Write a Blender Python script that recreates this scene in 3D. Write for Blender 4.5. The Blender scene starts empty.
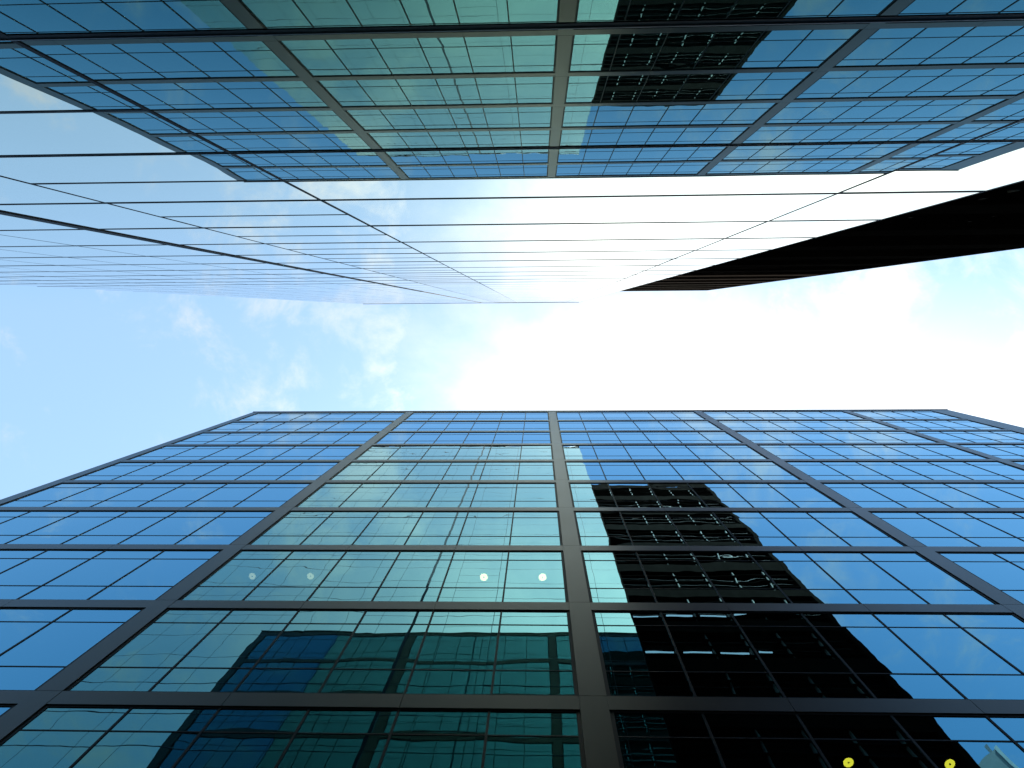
import bpy, math, random
from mathutils import Matrix, Vector
random.seed(7)
scene = bpy.context.scene
COL = scene.collection
U = 4.0                      # one storey of the office building, metres
EYE = 1.6                    # eye height; z measured from the eye in storeys below is turned to metres from the ground


def Z(z):
    return z * U + EYE


# ------------------------------------------------------------------ materials
def new_mat(name):
    m = bpy.data.materials.new(name)
    m.use_nodes = True
    nt = m.node_tree
    nt.nodes.clear()
    out = nt.nodes.new('ShaderNodeOutputMaterial')
    return m, nt, out


def N(nt, kind, **kw):
    n = nt.nodes.new(kind)
    for k, v in kw.items():
        if k in n.inputs:
            n.inputs[k].default_value = v
        else:
            setattr(n, k, v)
    return n


def L(nt, a, b):
    nt.links.new(a, b)


def principled(name, col, rough=0.5, metal=0.0, spec=0.5, var=0.0, vscale=3.0, rvar=0.0, stretch=(1, 1, 1)):
    m, nt, out = new_mat(name)
    p = N(nt, 'ShaderNodeBsdfPrincipled', Roughness=rough, Metallic=metal)
    p.inputs['Specular IOR Level'].default_value = spec
    p.inputs['Base Color'].default_value = (*col, 1)
    if var > 0:
        tc = N(nt, 'ShaderNodeTexCoord')
        mp = N(nt, 'ShaderNodeMapping')
        mp.inputs['Scale'].default_value = stretch
        nz = N(nt, 'ShaderNodeTexNoise', Scale=vscale, Detail=5.0, Roughness=0.6)
        L(nt, tc.outputs['Object'], mp.inputs['Vector'])
        L(nt, mp.outputs[0], nz.inputs['Vector'])
        rp = N(nt, 'ShaderNodeMapRange')
        rp.inputs['From Min'].default_value = 0.25
        rp.inputs['From Max'].default_value = 0.75
        rp.inputs['To Min'].default_value = 1 - var
        rp.inputs['To Max'].default_value = 1 + var
        L(nt, nz.outputs['Fac'], rp.inputs['Value'])
        hs = N(nt, 'ShaderNodeHueSaturation')
        hs.inputs['Color'].default_value = (*col, 1)
        L(nt, rp.outputs[0], hs.inputs['Value'])
        L(nt, hs.outputs[0], p.inputs['Base Color'])
        if rvar > 0:
            r2 = N(nt, 'ShaderNodeMapRange')
            r2.inputs['To Min'].default_value = max(0.02, rough - rvar)
            r2.inputs['To Max'].default_value = rough + rvar
            L(nt, nz.outputs['Fac'], r2.inputs['Value'])
            L(nt, r2.outputs[0], p.inputs['Roughness'])
    L(nt, p.outputs[0], out.inputs['Surface'])
    return m


def glass(name, tint, r0, under, transmit, wave=0.0006, wscale=0.7, dust=0.0, graze=4.5):
    """coated facade glass: a Fresnel weighted mirror with a coloured coating over a dim see-through body"""
    m, nt, out = new_mat(name)
    tc = N(nt, 'ShaderNodeTexCoord')
    nz = N(nt, 'ShaderNodeTexNoise', Scale=wscale, Detail=1.5, Roughness=0.45)
    L(nt, tc.outputs['Object'], nz.inputs['Vector'])
    bp = N(nt, 'ShaderNodeBump', Strength=1.0, Distance=wave)
    L(nt, nz.outputs['Fac'], bp.inputs['Height'])
    lw = N(nt, 'ShaderNodeLayerWeight', Blend=0.5)
    pw = N(nt, 'ShaderNodeMath', operation='POWER')
    L(nt, lw.outputs['Facing'], pw.inputs[0])
    pw.inputs[1].default_value = 3.0
    fr = N(nt, 'ShaderNodeMath', operation='MULTIPLY_ADD')
    L(nt, pw.outputs[0], fr.inputs[0])
    fr.inputs[1].default_value = 0.97 - r0
    fr.inputs[2].default_value = r0
    mixc = N(nt, 'ShaderNodeMix', data_type='RGBA')
    mixc.inputs['A'].default_value = (*tint, 1)
    mixc.inputs['B'].default_value = (1, 1, 1, 1)
    ramp = N(nt, 'ShaderNodeMath', operation='POWER')
    L(nt, lw.outputs['Facing'], ramp.inputs[0])
    ramp.inputs[1].default_value = graze
    L(nt, ramp.outputs[0], mixc.inputs['Factor'])
    gl = N(nt, 'ShaderNodeBsdfGlossy', Roughness=0.0)
    L(nt, mixc.outputs['Result'], gl.inputs['Color'])
    L(nt, bp.outputs[0], gl.inputs['Normal'])
    if transmit:
        body = N(nt, 'ShaderNodeBsdfTransparent')
    else:
        body = N(nt, 'ShaderNodeBsdfDiffuse')
    body.inputs['Color'].default_value = (*under, 1)
    mx = N(nt, 'ShaderNodeMixShader')
    L(nt, fr.outputs[0], mx.inputs['Fac'])
    L(nt, body.outputs[0], mx.inputs[1])
    L(nt, gl.outputs[0], mx.inputs[2])
    last = mx
    if dust > 0:
        df = N(nt, 'ShaderNodeBsdfDiffuse')
        df.inputs['Color'].default_value = (0.55, 0.53, 0.5, 1)
        n2 = N(nt, 'ShaderNodeTexNoise', Scale=1.3, Detail=5.0)
        L(nt, tc.outputs['Object'], n2.inputs['Vector'])
        r2 = N(nt, 'ShaderNodeMapRange')
        r2.inputs['From Min'].default_value = 0.3
        r2.inputs['From Max'].default_value = 0.8
        r2.inputs['To Max'].default_value = dust
        L(nt, n2.outputs['Fac'], r2.inputs['Value'])
        m2 = N(nt, 'ShaderNodeMixShader')
        L(nt, r2.outputs[0], m2.inputs['Fac'])
        L(nt, mx.outputs[0], m2.inputs[1])
        L(nt, df.outputs[0], m2.inputs[2])
        last = m2
    L(nt, last.outputs[0], out.inputs['Surface'])
    return m


def emit(name, col, strength):
    m, nt, out = new_mat(name)
    e = N(nt, 'ShaderNodeEmission', Strength=strength)
    e.inputs['Color'].default_value = (*col, 1)
    L(nt, e.outputs[0], out.inputs['Surface'])
    return m


M = dict(
    glass_a=glass('blue_coated_glass', (0.21, 0.77, 1.0), 0.28, (0.10, 0.14, 0.14), True, wave=0.0012, wscale=1.1, dust=0.004, graze=3.4),
    glass_b=glass('green_coated_glass', (0.86, 1.0, 0.85), 0.33, (0.010, 0.040, 0.036), False, wave=0.0006, wscale=0.6, dust=0.012),
    glass_t=principled('dark_tinted_glass', (0.010, 0.009, 0.008), 0.4, 0, 0.03),
    frame=principled('grey_anodised_metal', (0.042, 0.035, 0.026), 0.36, 0.92, 0.4, 0.28, 1.1, 0.05, (1, 1, 0.4)),
    gasket=principled('black_gasket', (0.007, 0.007, 0.008), 0.55, 0, 0.12),
    lip=principled('dull_steel', (0.22, 0.22, 0.22), 0.4, 0.6, 0.5, 0.15, 2.0),
    inside=principled('dim_plaster', (0.10, 0.105, 0.10), 0.9, 0, 0.1, 0.1, 2),
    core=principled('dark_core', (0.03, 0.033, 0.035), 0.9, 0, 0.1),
    roof=principled('roof_felt', (0.12, 0.12, 0.12), 0.9, 0, 0.1, 0.2, 0.6),
    bronze=principled('dark_bronze', (0.017, 0.0145, 0.0125), 0.8, 0.0, 0.0, 0.25, 2.5, 0.0, (1, 1, 0.3)),
    fin=principled('weathered_bronze', (0.46, 0.44, 0.41), 0.7, 0.0, 0.0, 0.25, 2.5),
    pale=principled('pale_stone', (0.6, 0.6, 0.6), 0.8, 0, 0.2, 0.08, 0.9),
    stone=principled('grey_stone', (0.30, 0.31, 0.32), 0.8, 0, 0.2, 0.12, 0.9),
    window_s=principled('stone_tower_glass', (0.03, 0.04, 0.05), 0.15, 0, 0.5),
    ground=principled('asphalt', (0.05, 0.05, 0.05), 0.9, 0, 0.3, 0.3, 1.5),
    pave=principled('paving', (0.22, 0.215, 0.2), 0.85, 0, 0.3, 0.2, 2.0),
    lamp_y=emit('yellow_lamp_glow', (1.0, 0.74, 0.05), 4.2),
    lamp_w=emit('warm_lamp_glow', (1.0, 0.80, 0.28), 7.0),
    lamp_d=emit('faint_lamp_glow', (1.0, 0.86, 0.5), 1.6),
    tube=emit('strip_light_glow', (0.85, 0.90, 1.0), 0.45),
)


# ------------------------------------------------------------------ mesh helpers
class MB:
    def __init__(s):
        s.v, s.f, s.sm = [], [], []

    def box(s, x0, x1, y0, y1, z0, z1):
        b = len(s.v)
        s.v += [(x0, y0, z0), (x1, y0, z0), (x1, y1, z0), (x0, y1, z0), (x0, y0, z1), (x1, y0, z1), (x1, y1, z1), (x0, y1, z1)]
        for q in ((0, 3, 2, 1), (4, 5, 6, 7), (0, 1, 5, 4), (1, 2, 6, 5), (2, 3, 7, 6), (3, 0, 4, 7)):
            s.f.append(tuple(b + i for i in q))
            s.sm.append(False)

    def pane(s, x0, x1, z0, z1, y, face, bulge, rx, rz, n=6):
        """a thin pane of glass, slightly bowed and slightly out of true; face=-1 looks to -y, +1 to +y"""
        b = len(s.v)
        cx, cz = (x0 + x1) / 2, (z0 + z1) / 2
        for j in range(n + 1):
            for i in range(n + 1):
                u, w = i / n * 2 - 1, j / n * 2 - 1
                x, z = cx + u * (x1 - x0) / 2, cz + w * (z1 - z0) / 2
                dy = bulge * (1 - u * u) * (1 - w * w) + rx * (z - cz) + rz * (x - cx)
                s.v.append((x, y + dy, z))
        k = n + 1
        for j in range(n):
            for i in range(n):
                a = b + j * k + i
                q = (a, a + 1, a + k + 1, a + k)
                s.f.append(q if face < 0 else q[::-1])
                s.sm.append(True)
        # edge and back so that the pane has thickness
        t = 0.02 * -face
        c = len(s.v)
        s.v += [(x0, y + t, z0), (x1, y + t, z0), (x1, y + t, z1), (x0, y + t, z1)]
        return c

    def disc(s, cx, cy, cz, r, h, n=28):
        b = len(s.v)
        for zz in (cz - h, cz):
            for i in range(n):
                a = 2 * math.pi * i / n
                s.v.append((cx + r * math.cos(a), cy + r * math.sin(a), zz))
        s.f.append(tuple(b + i for i in reversed(range(n))))
        s.sm.append(False)
        s.f.append(tuple(b + n + i for i in range(n)))
        s.sm.append(False)
        for i in range(n):
            j = (i + 1) % n
            s.f.append((b + i, b + j, b + n + j, b + n + i))
            s.sm.append(True)

    def ring(s, cx, cy, cz, r0, r1, h, n=28):
        b = len(s.v)
        for r, zz in ((r0, cz), (r0, cz - h), (r1, cz - h), (r1, cz)):
            for i in range(n):
                a = 2 * math.pi * i / n
                s.v.append((cx + r * math.cos(a), cy + r * math.sin(a), zz))
        for k in range(4):
            kk = (k + 1) % 4
            for i in range(n):
                j = (i + 1) % n
                s.f.append((b + k * n + i, b + k * n + j, b + kk * n + j, b + kk * n + i))
                s.sm.append(True)

    def build(s, name, mat, parent=None):
        me = bpy.data.meshes.new(name)
        me.from_pydata(s.v, [], s.f)
        me.validate()
        if len(me.polygons) == len(s.sm):
            me.polygons.foreach_set('use_smooth', s.sm)
        me.materials.append(mat)
        me.update()
        o = bpy.data.objects.new(name, me)
        COL.objects.link(o)
        if parent is not None:
            o.parent = parent
            if parent.type == 'EMPTY':
                o.matrix_parent_inverse = Matrix.Translation(-parent.location) if ROT.get(parent.name) is None else Matrix.Identity(4)
        return o


ROT = {}


def thing(name, label, cat, loc, group=None):
    o = bpy.data.objects.new(name, None)
    COL.objects.link(o)
    o.location = loc
    o['label'] = label
    o['category'] = cat
    if group:
        o['group'] = group
    return o


def struct(o, kind='structure'):
    o['kind'] = kind
    return o


def jig(s):
    return random.gauss(0, s)


# ------------------------------------------------------------------ measured layout (storeys; origin at the eye)
A = 1.5436            # distance to the framed office building
B = 0.2718            # distance to the glass tower
T = 0.4321            # distance to the dark tower's face
Z0 = 2.895            # height of the lowest floor band in view
HB = 0.5331           # height of one row of the glass tower
ZB0 = 0.7472
BTOP = 19.16
GROUND = -EYE / U

# ------------------------------------------------------------------ ground
g = MB()
g.box(-900, 900, -900, 900, -0.3, 0.0)
struct(g.build('ground', M['ground']))
p = MB()
p.box(-60, 60, -B * U + 0.002, -B * U + 1.9, 0.002, 0.12)
struct(p.build('pavement', M['pave']))
p = MB()
p.box(-60, 60, A * U - 2.0, A * U - 0.06, 0.002, 0.12)
struct(p.build('pavement', M['pave']))

# ------------------------------------------------------------------ the framed office building (towards +y)
ob = thing('office_building', 'wide office building with blue mirrored windows in a heavy grey metal grid', 'building', (0, A * U, 0))
YF = A * U                    # face of the metal frame
YG = YF + 0.035                # glass
cols = [-4.528, -2.0364, 0.2145, 2.4844, 4.7662, 6.219]
halfw = [0.055, 0.056, 0.056, 0.056, 0.056, 0.150]
levels = [Z0 + k for k in range(-2, 10)]
BH = 0.052                    # half height of a floor band
top = Z(levels[-1] + BH)

for c, hw in zip(cols, halfw):
    m = MB()
    zs = [GROUND] + [z + BH for z in levels]
    for z0, z1 in zip(zs[:-1], zs[1:]):
        m.box((c - hw) * U, (c + hw) * U, YF, YF + 0.22, Z(z0) + 0.006, Z(z1) - 0.006)
    o = m.build('column', M['frame'], ob)
    m = MB()
    m.box((c - hw) * U + 0.01, (c + hw) * U - 0.01, YF + 0.02, YF + 0.20, Z(GROUND), top - 0.01)
    m.build('joint_backing', M['gasket'], o)

mods = [6, 6, 6, 6, 4]
for z in levels:
    m = MB()
    jb = MB()
    for i in range(5):
        xa, xb = (cols[i] + halfw[i]) * U + 0.004, (cols[i + 1] - halfw[i + 1]) * U - 0.004
        n = mods[i] // 2
        for k in range(n):
            x0 = xa + (xb - xa) * k / n + (0.005 if k else 0)
            x1 = xa + (xb - xa) * (k + 1) / n - (0.005 if k < n - 1 else 0)
            m.box(x0, x1, YF + 0.003 + abs(jig(0.001)), YF + 0.22, Z(z - BH), Z(z + BH))
        jb.box(xa, xb, YF + 0.02, YF + 0.20, Z(z - BH) + 0.004, Z(z + BH) - 0.004)
    o = m.build('floor_band', M['frame'], ob)
    jb.build('joint_backing', M['gasket'], o)


def win(i, zlo, zhi):
    xa, xb = (cols[i] + halfw[i]) * U + 0.003, (cols[i + 1] - halfw[i + 1]) * U - 0.003
    za, zb = Z(zlo + BH) + 0.003, Z(zhi - BH) - 0.003
    n = mods[i]
    rows = [za, za + (zb - za) * 0.255, za + (zb - za) * 0.80, zb]
    gm = MB()
    for k in range(n):
        x0, x1 = xa + (xb - xa) * k / n, xa + (xb - xa) * (k + 1) / n
        for r in range(3):
            big = 1.0 if r == 1 else 0.5
            gm.pane(x0 + 0.01, x1 - 0.01, rows[r] + 0.008, rows[r + 1] - 0.008, YG, -1,
                    jig(0.0009) * big, jig(0.0007), jig(0.0007))
    w = gm.build('window', M['glass_a'], ob)
    fm = MB()
    fw = 0.065
    for x0, x1, z0, z1 in ((xa, xa + fw, za, zb), (xb - fw, xb, za, zb)):
        fm.box(x0, x1, YF + 0.022, YG + 0.05, z0, z1)
    fm.box(xa + fw, xb - fw, YF + 0.022, YG + 0.05, za, za + 0.05)
    fm.box(xa + fw, xb - fw, YF + 0.022, YG + 0.05, zb - 0.05, zb)
    for k in range(1, n):
        x = xa + (xb - xa) * k / n
        fm.box(x - 0.019, x + 0.019, YG - 0.013, YG + 0.05, za + 0.05, zb - 0.05)
    for z in rows[1:3]:
        for k in range(n):
            x0 = xa + (xb - xa) * k / n + (0.022 if k else fw)
            x1 = xa + (xb - xa) * (k + 1) / n - (0.022 if k < n - 1 else fw)
            fm.box(x0, x1, YG - 0.008, YG + 0.045, z - 0.014, z + 0.014)
    fm.build('window_frame', M['gasket'], w)


for i in range(5):
    win(i, GROUND - BH, levels[0])
    for k in range(len(levels) - 1):
        win(i, levels[k], levels[k + 1])

YI = YF + 5.2
xl, xr = (cols[0] - halfw[0]) * U + 0.02, (cols[-1] + halfw[-1]) * U - 0.02
for z in levels:
    m = MB()
    m.box(xl + 0.3, xr - 0.3, YF + 0.225, YI, Z(z) - 0.24, Z(z) + 0.12)
    m.build('ceiling', M['inside'], ob)
m = MB()
m.box(xl, xr, YI + 0.003, YI + 14, 0, top - 0.25)
m.build('rear_wall', M['core'], ob)
for x0, x1 in ((xl, xl + 0.29), (xr - 0.29, xr)):
    m = MB()
    m.box(x0, x1, YF + 0.225, YI, 0, top - 0.25)
    m.build('side_wall', M['frame'], ob)
m = MB()
m.box(xl, xr, YF + 0.225, YI + 14, top - 0.245, top - 0.02)
m.build('roof', M['roof'], ob)
m = MB()
m.box(xl - 0.05, xr + 0.05, YF - 0.03, YF + 0.35, top + 0.003, top + 0.06)
m.build('coping', M['lip'], ob)

# ------------------------------------------------------------------ camera frame (also used to place the ceiling lamps)
F = 757.72
zx, zy, roll = 537.99, 313.38, -0.0047
zc = Vector((zx - 512, zy - 384, F)).normalized()
cx = -(math.cos(roll) * zc.x + math.sin(roll) * zc.y) / zc.z
xc = Vector((math.cos(roll), math.sin(roll), cx)).normalized()
yc = zc.cross(xc)


def ray(px, py):
    q = Vector(((px - 512) / F, (py - 384) / F, 1.0))
    return Vector((xc.dot(q), yc.dot(q), zc.dot(q)))


# ceiling lamps inside the office building
def lamp(px, py, level, mat, r, label, group):
    d = ray(px, py)
    h = levels[level] * U - 0.24           # underside of that slab above the eye
    q = d * (h / d.z)
    t = thing('ceiling_lamp', label, 'ceiling lamp', (q.x, q.y, h + EYE), group)
    m = MB()
    m.disc(q.x, q.y, h + EYE, r, 0.05)
    m.build('diffuser', mat, t)
    m = MB()
    m.ring(q.x, q.y, h + EYE, r + 0.002, r + 0.025, 0.06)
    m.build('trim_ring', M['lip'], t)
    m = MB()
    m.disc(q.x, q.y, h + EYE - 0.0505, r * 0.16, 0.015)
    m.build('finial', M['lip'], t)


G1 = 'round lamps on the ceilings of the office building'
lamp(847, 760.5, 2, M['lamp_y'], 0.080, 'bright yellow round lamp low behind the black window, the one farther from the right edge', G1)
lamp(948, 762, 2, M['lamp_y'], 0.080, 'bright yellow round lamp low behind the window, next to the reflected grey tower corner', G1)
lamp(484, 576.5, 4, M['lamp_w'], 0.10, 'warm round ceiling lamp behind teal glass, second left of the wide middle column', G1)
lamp(542.5, 576.5, 4, M['lamp_w'], 0.10, 'warm round ceiling lamp behind teal glass, right beside the wide middle column', G1)
lamp(253, 575.5, 4, M['lamp_d'], 0.09, 'faint round ceiling lamp behind teal glass, nearest the slanting left column', G1)
lamp(311, 575.5, 4, M['lamp_d'], 0.09, 'faint half hidden ceiling lamp behind teal glass, inward of the faintest one', G1)

# ------------------------------------------------------------------ the tall glass tower (towards -y, right beside the camera)
gt = thing('glass_tower', 'tall smooth glass tower with thin black joints mirroring the sky and the gridded building', 'building', (0, -B * U, 0))
YB = -B * U
L2, R1, L1, L0, RE = -0.5145, 0.6966, -1.0353, -1.3894, 1.0309
LE = -4.43
left = [L0]
while left[-1] - 0.38 > LE + 0.2:
    left.append(left[-1] - 0.38)
left.append(LE)
bays = [(L2, R1, 1), (R1, RE, 1), (L1, L2, 2), (L0, L1, 1)] + [(b_, a_, 1) for a_, b_ in zip(left[:-1], left[1:])]
nrow = int((BTOP - ZB0) / HB)
rowz = [GROUND + 0.02, ZB0 - HB] + [ZB0 + k * HB for k in range(nrow + 1)]
if BTOP - rowz[-1] > 0.1:
    rowz.append(BTOP)
else:
    rowz[-1] = BTOP
panes = []
for (x0, x1, sub) in bays:
    for z0, z1 in zip(rowz[:-1], rowz[1:]):
        for k in range(sub):
            panes.append((x0, x1, z0 + (z1 - z0) * k / sub, z0 + (z1 - z0) * (k + 1) / sub))


def apparent(q):
    x0, x1, z0, z1 = q
    zm = max((z0 + z1) / 2, 0.2)
    if abs((x0 + x1) / 2) / zm > 0.85 or B / zm > 0.45:
        return 1e-6 / (1 + abs(x0) / zm)
    return (x1 - x0) * (1 / max(z0, 0.3) - 1 / max(z1, 0.31)) / zm


panes.sort(key=apparent, reverse=True)


def add_pane(m, q):
    x0, x1, z0, z1 = q
    m.pane(x0 * U + 0.008, x1 * U - 0.008, Z(z0) + 0.01, Z(z1) - 0.01, YB, 1, jig(0.0006), jig(0.0003), jig(0.0003), 4)


for q in panes[:100]:
    m = MB()
    add_pane(m, q)
    m.build('glass_pane', M['glass_b'], gt)
m = MB()
for q in panes[100:]:
    add_pane(m, q)
struct(m.build('glass_pane', M['glass_b'], gt), 'stuff')

for z in rowz[1:-1]:
    hh = 0.020 if z < 3.5 else (0.016 if z < 7 else 0.011)
    pj = 0.003 if z < 7 else 0.001
    m = MB()
    m.box(LE * U, RE * U - 0.007, YB - 0.05, YB + pj, Z(z) - hh, Z(z) + hh)
    o = m.build('transom', M['gasket'], gt)
    m = MB()
    m.box(LE * U, RE * U - 0.007, YB - 0.05, YB + pj * 2, Z(z) + hh + 0.0005, Z(z) + hh + 0.008)
    m.build('drip_lip', M['lip'], o)
for z0, z1 in zip(rowz[:-1], rowz[1:]):
    z = (z0 + z1) / 2
    hh = 0.018 if z < 3.5 else (0.014 if z < 7 else 0.010)
    m = MB()
    m.box(L1 * U, L2 * U, YB - 0.05, YB + (0.003 if z < 7 else 0.001), Z(z) - hh, Z(z) + hh)
    m.build('transom', M['gasket'], gt)
for x, w, pr in [(L2, 0.024, 0.0035), (R1, 0.020, 0.0035), (L1, 0.014, 0.0035), (L0, 0.13, 0.012)] + [(x, 0.008, 0.0015) for x in left[1:-1]]:
    m = MB()
    m.box(x * U - w / 2, x * U + w / 2, YB - 0.05, YB + pr, 0.0, Z(BTOP))
    m.build('mullion', M['gasket'], gt)
m = MB()
m.box(RE * U - 0.0065, RE * U + 0.003, YB - 0.049, YB + 0.0035, 0.0, Z(BTOP))
m.build('corner_post', M['gasket'], gt)
m = MB()
m.box(LE * U + 0.02, RE * U - 0.007, YB - 16, YB - 0.052, 0.0, Z(BTOP) - 0.05)
m.build('wall', M['core'], gt)
m = MB()
m.box(LE * U, L1 * U, YB - 0.5, YB + 0.02, Z(BTOP) + 0.003, Z(BTOP) + 0.22)
m.build('coping', M['gasket'], gt)
m = MB()
m.box(L1 * U + 0.003, RE * U, YB - 0.5, YB + 0.03, Z(BTOP) + 0.003, Z(BTOP) + 0.10)
m.build('coping', M['lip'], gt)

# ------------------------------------------------------------------ the dark tower down the street
dt = thing('dark_tower', 'near black tower block standing as a dark wedge beside the glass tower', 'building', (2.2 * U, -T * U, 0))
YT = -T * U
tx0, tx1, th = 1.042 * U, 3.4304 * U, 15.48
m = MB()
m.box(tx0, tx1 - 0.003, YT - 14, YT - 0.30, 0, Z(th) - 0.02)
m.build('wall', M['bronze'], dt)
nfl = 16
fl = [GROUND + (th - GROUND) * k / nfl for k in range(nfl + 1)]
nx = 6
bw = (tx1 - tx0) / nx
for k in range(nfl):
    z0, z1 = Z(fl[k]), Z(fl[k + 1])
    m = MB()
    m.box(tx0 + 0.25, tx1 - 0.25, YT - 0.298, YT - 0.012, z1 - 1.2, z1 - 0.002)
    for q in range(3):
        zq = z0 + 0.40 + q * 0.80
        m.box(tx0 + 0.25, tx1 - 0.25, YT - 0.2, YT - 0.012, zq, zq + 0.03)
    m.build('louvred_spandrel', M['bronze'], dt)
    m = MB()
    for i in range(nx):
        m.box(max(tx0 + bw * i + 0.03, tx0 + 0.26), min(tx0 + bw * (i + 1) - 0.03, tx1 - 0.26), YT - 0.297, YT - 0.21, z0 + 0.002, z1 - 1.205)
    m.build('window_band', M['glass_t'], dt)
for i in range(1, nx):
    x = tx0 + bw * i
    m = MB()
    m.box(x - 0.028, x + 0.028, YT - 0.209, YT - 0.09, 0, Z(th) - 0.006)
    m.build('fin', M['fin'], dt)
for x0, x1 in ((tx0, tx0 + 0.249), (tx1 - 0.249, tx1)):
    m = MB()
    m.box(x0, x1, YT - 0.6, YT, 0, Z(th) - 0.004)
    m.build('corner_pier', M['bronze'], dt)
m = MB()
m.box(tx0, tx1, YT - 0.5, YT - 0.002, Z(th), Z(th) + 0.3)
m.build('coping', M['bronze'], dt)
for zz in (7.77, 8.7625):
    m = MB()
    for i in range(0, 4):
        m.box(tx0 + bw * i + 0.28, tx0 + bw * (i + 1) - (0.1 if i < 3 else 0.75), YT - 0.205, YT - 0.16, Z(zz) - 0.035, Z(zz) + 0.035)
    m.build('strip_light', M['tube'], dt)

# ------------------------------------------------------------------ the grey corner building behind, seen mirrored in the office windows
st = thing('stone_tower', 'pale grey tower corner mirrored in the lowest right window', 'building', (0, 0, 0))
C = Vector((8.50, 8.1 - 2 * A))                         # corner; depth of the mirrored image folded back
e1 = Vector((-0.72, 0.69))
e2 = Vector((0.69, 0.72))
Wd, Dp, Hh = 5.0 * 1.0, 5.0, 13.7


def sp(u, w, z):
    q = C + e1 * u + e2 * w
    return (q.x * U, -q.y * U, Z(z))


def prism(m, u0, u1, w0, w1, z0, z1):
    b = len(m.v)
    m.v += [sp(u0, w0, z0), sp(u1, w0, z0), sp(u1, w1, z0), sp(u0, w1, z0), sp(u0, w0, z1), sp(u1, w0, z1), sp(u1, w1, z1), sp(u0, w1, z1)]
    for q in ((0, 3, 2, 1), (4, 5, 6, 7), (0, 1, 5, 4), (1, 2, 6, 5), (2, 3, 7, 6), (3, 0, 4, 7)):
        m.f.append(tuple(b + i for i in q))
        m.sm.append(False)


m = MB()
prism(m, 0.0, 3.0, 0, 3.0, GROUND, Hh)
m.build('wall', M['stone'], st)
for k in range(11):
    z = 1.2 + k
    m = MB()
    for i in range(6):
        prism(m, 0.25 + i * 0.45, 0.5 + i * 0.45, -0.02, -0.002, z, z + 0.55)
    m.build('window_row', M['window_s'], st)
m = MB()
prism(m, -0.012, 0.05, -0.03, -0.003, GROUND, Hh - 0.002)
m.build('corner_pilaster', M['pale'], st)
m = MB()
prism(m, 0.10, 0.16, 0.1, 0.16, Hh + 0.001, Hh + 0.3)
m.build('mast', M['lip'], st)

# ------------------------------------------------------------------ camera
cam = bpy.data.cameras.new('camera')
co = bpy.data.objects.new('camera', cam)
COL.objects.link(co)
cam.sensor_width = 36
cam.lens = F / 1024 * 36
cam.clip_start = 0.05
cam.clip_end = 5000
rx = Vector((xc.x, yc.x, zc.x))
ry = -Vector((xc.y, yc.y, zc.y))
rz = -Vector((xc.z, yc.z, zc.z))
mw = Matrix((rx, ry, rz)).transposed().to_4x4()
mw.translation = (0, 0, EYE)
co.matrix_world = mw
scene.camera = co

# ------------------------------------------------------------------ sun and sky
sd = Vector((0.283, 0.643, 1.0)).normalized()
sun = bpy.data.lights.new('sun', 'SUN')
sun.energy = 4.0
sun.angle = math.radians(0.53)
sun.color = (1.0, 0.95, 0.86)
so = bpy.data.objects.new('sun', sun)
COL.objects.link(so)
so.rotation_euler = sd.to_track_quat('Z', 'Y').to_euler()

w = bpy.data.worlds.new('World')
scene.world = w
w.use_nodes = True
nt = w.node_tree
nt.nodes.clear()
out = N(nt, 'ShaderNodeOutputWorld')
sky = N(nt, 'ShaderNodeTexSky', sky_type='NISHITA')
sky.sun_disc = False
sky.sun_elevation = math.asin(sd.z)
sky.sun_rotation = math.atan2(sd.x, sd.y)
sky.air_density = 1.3
sky.dust_density = 0.6
sky.ozone_density = 1.6
bg = N(nt, 'ShaderNodeBackground', Strength=0.14)
wb = N(nt, 'ShaderNodeMix', data_type='RGBA', blend_type='MULTIPLY')
wb.inputs['Factor'].default_value = 1.0
wb.inputs['B'].default_value = (0.78, 1.03, 1.05, 1)
L(nt, sky.outputs[0], wb.inputs['A'])
L(nt, wb.outputs['Result'], bg.inputs['Color'])

tc = N(nt, 'ShaderNodeTexCoord')
sep = N(nt, 'ShaderNodeSeparateXYZ')
L(nt, tc.outputs['Generated'], sep.inputs[0])


def mth(op, a, b=None, c=None, clamp=False):
    n = N(nt, 'ShaderNodeMath', operation=op, use_clamp=clamp)
    for i, v in enumerate((a, b, c)):
        if v is None:
            continue
        if isinstance(v, (int, float)):
            n.inputs[i].default_value = v
        else:
            L(nt, v, n.inputs[i])
    return n.outputs[0]


def sstep(v, lo, hi):
    n = N(nt, 'ShaderNodeMapRange', interpolation_type='SMOOTHSTEP')
    n.inputs['From Min'].default_value = lo
    n.inputs['From Max'].default_value = hi
    L(nt, v, n.inputs['Value'])
    return n.outputs[0]


zz = mth('MAXIMUM', sep.outputs['Z'], 0.06)
u = mth('DIVIDE', sep.outputs['X'], zz)
v = mth('DIVIDE', sep.outputs['Y'], zz)
cmb = N(nt, 'ShaderNodeCombineXYZ')
L(nt, u, cmb.inputs[0])
L(nt, v, cmb.inputs[1])


def noise(scale, detail, rough, dist=0.0, off=0.0):
    mp = N(nt, 'ShaderNodeMapping')
    mp.inputs['Location'].default_value = (off, off * 0.7, off * 0.3)
    L(nt, cmb.outputs[0], mp.inputs['Vector'])
    n = N(nt, 'ShaderNodeTexNoise', Scale=scale, Detail=detail, Roughness=rough, Distortion=dist)
    L(nt, mp.outputs[0], n.inputs['Vector'])
    return n.outputs['Fac']


nb = noise(5.0, 8, 0.62, 0.2, 3.1)       # big billows
ns = noise(9.0, 9, 0.65, 0.3, 7.7)       # wisps
nv = noise(2.2, 5, 0.55, 0.0, 1.3)       # veil
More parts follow.
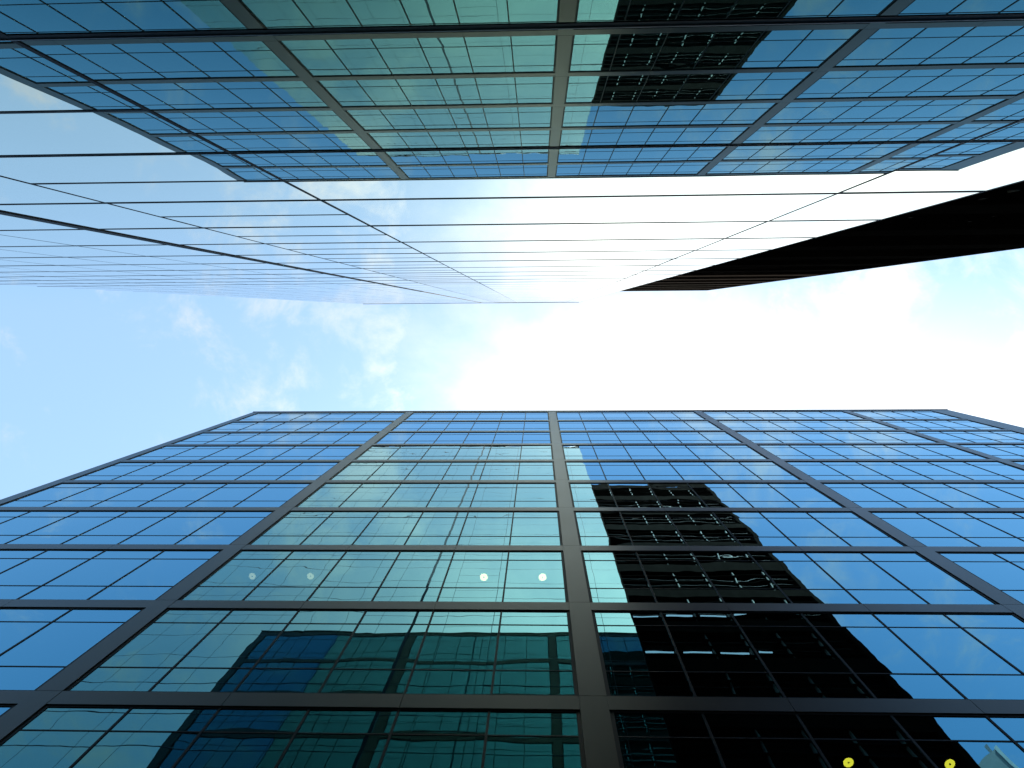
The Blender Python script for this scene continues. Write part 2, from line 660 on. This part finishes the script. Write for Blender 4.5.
# the big bright bank right of the zenith
du = mth('DIVIDE', mth('SUBTRACT', u, 0.08), 0.33)
dv = mth('DIVIDE', mth('SUBTRACT', v, 0.07), 0.21)
rr = mth('SQRT', mth('ADD', mth('MULTIPLY', du, du), mth('MULTIPLY', dv, dv)))
bank = sstep(mth('ADD', mth('SUBTRACT', 1.0, rr), mth('MULTIPLY', mth('SUBTRACT', nb, 0.5), 1.2)), 0.0, 1.0)
# bright milky cloud sheet round the sun
du = mth('DIVIDE', mth('SUBTRACT', u, 0.05), 0.62)
dv = mth('DIVIDE', mth('SUBTRACT', v, 0.62), 0.36)
rr = mth('SQRT', mth('ADD', mth('MULTIPLY', du, du), mth('MULTIPLY', dv, dv)))
sheet = sstep(mth('ADD', mth('SUBTRACT', 1.0, rr), mth('MULTIPLY', mth('SUBTRACT', nb, 0.5), 0.9)), -0.1, 0.55)
bank = mth('MAXIMUM', bank, sheet)
# a thin veil towards the sun
veil = mth('MULTIPLY', sstep(u, -0.75, 0.45), sstep(v, -0.20, 0.12))
veil = mth('MULTIPLY', veil, mth('ADD', 0.35, mth('MULTIPLY', nv, 0.7)))
veil = mth('MAXIMUM', veil, mth('MULTIPLY', sstep(v, -0.16, 0.0), 0.30))
# loose small clouds elsewhere
wisp = mth('MULTIPLY', sstep(mth('ADD', ns, mth('MULTIPLY', mth('SUBTRACT', nv, 0.5), 0.9)), 0.46, 0.78), 0.75)
cl = mth('MAXIMUM', bank, wisp)
inv = mth('MULTIPLY', mth('SUBTRACT', 1.0, cl), mth('SUBTRACT', 1.0, mth('MULTIPLY', veil, 0.75)))
dens = mth('MULTIPLY', mth('SUBTRACT', 1.0, inv, None, True), sstep(sep.outputs['Z'], 0.05, 0.3))

# clouds glow towards the sun
dt_ = N(nt, 'ShaderNodeVectorMath', operation='DOT_PRODUCT')
L(nt, tc.outputs['Generated'], dt_.inputs[0])
dt_.inputs[1].default_value = sd
glow = mth('POWER', mth('MAXIMUM', dt_.outputs['Value'], 0.0), 11.0)
cs = mth('ADD', 0.40, mth('MULTIPLY', glow, 1.95))
cbg = N(nt, 'ShaderNodeBackground')
cmix = N(nt, 'ShaderNodeMix', data_type='RGBA')
cmix.inputs['A'].default_value = (0.95, 0.985, 1.0, 1)
cmix.inputs['B'].default_value = (1.0, 0.955, 0.87, 1)
L(nt, glow, cmix.inputs['Factor'])
L(nt, cmix.outputs['Result'], cbg.inputs['Color'])
L(nt, cs, cbg.inputs['Strength'])
mx = N(nt, 'ShaderNodeMixShader')
L(nt, dens, mx.inputs['Fac'])
L(nt, bg.outputs[0], mx.inputs[1])
L(nt, cbg.outputs[0], mx.inputs[2])
L(nt, mx.outputs[0], out.inputs['Surface'])

# ------------------------------------------------------------------ render settings
vs = scene.view_settings
vs.view_transform = 'Standard'
vs.look = 'None'
vs.gamma = 1.0
vs.exposure = 1.25
vs.use_curve_mapping = False
scene.render.engine = 'CYCLES'
cy = scene.cycles
cy.use_denoising = True
cy.max_bounces = 16
cy.glossy_bounces = 14
cy.diffuse_bounces = 3
cy.transparent_max_bounces = 16
cy.caustics_reflective = False
cy.sample_clamp_indirect = 6.0
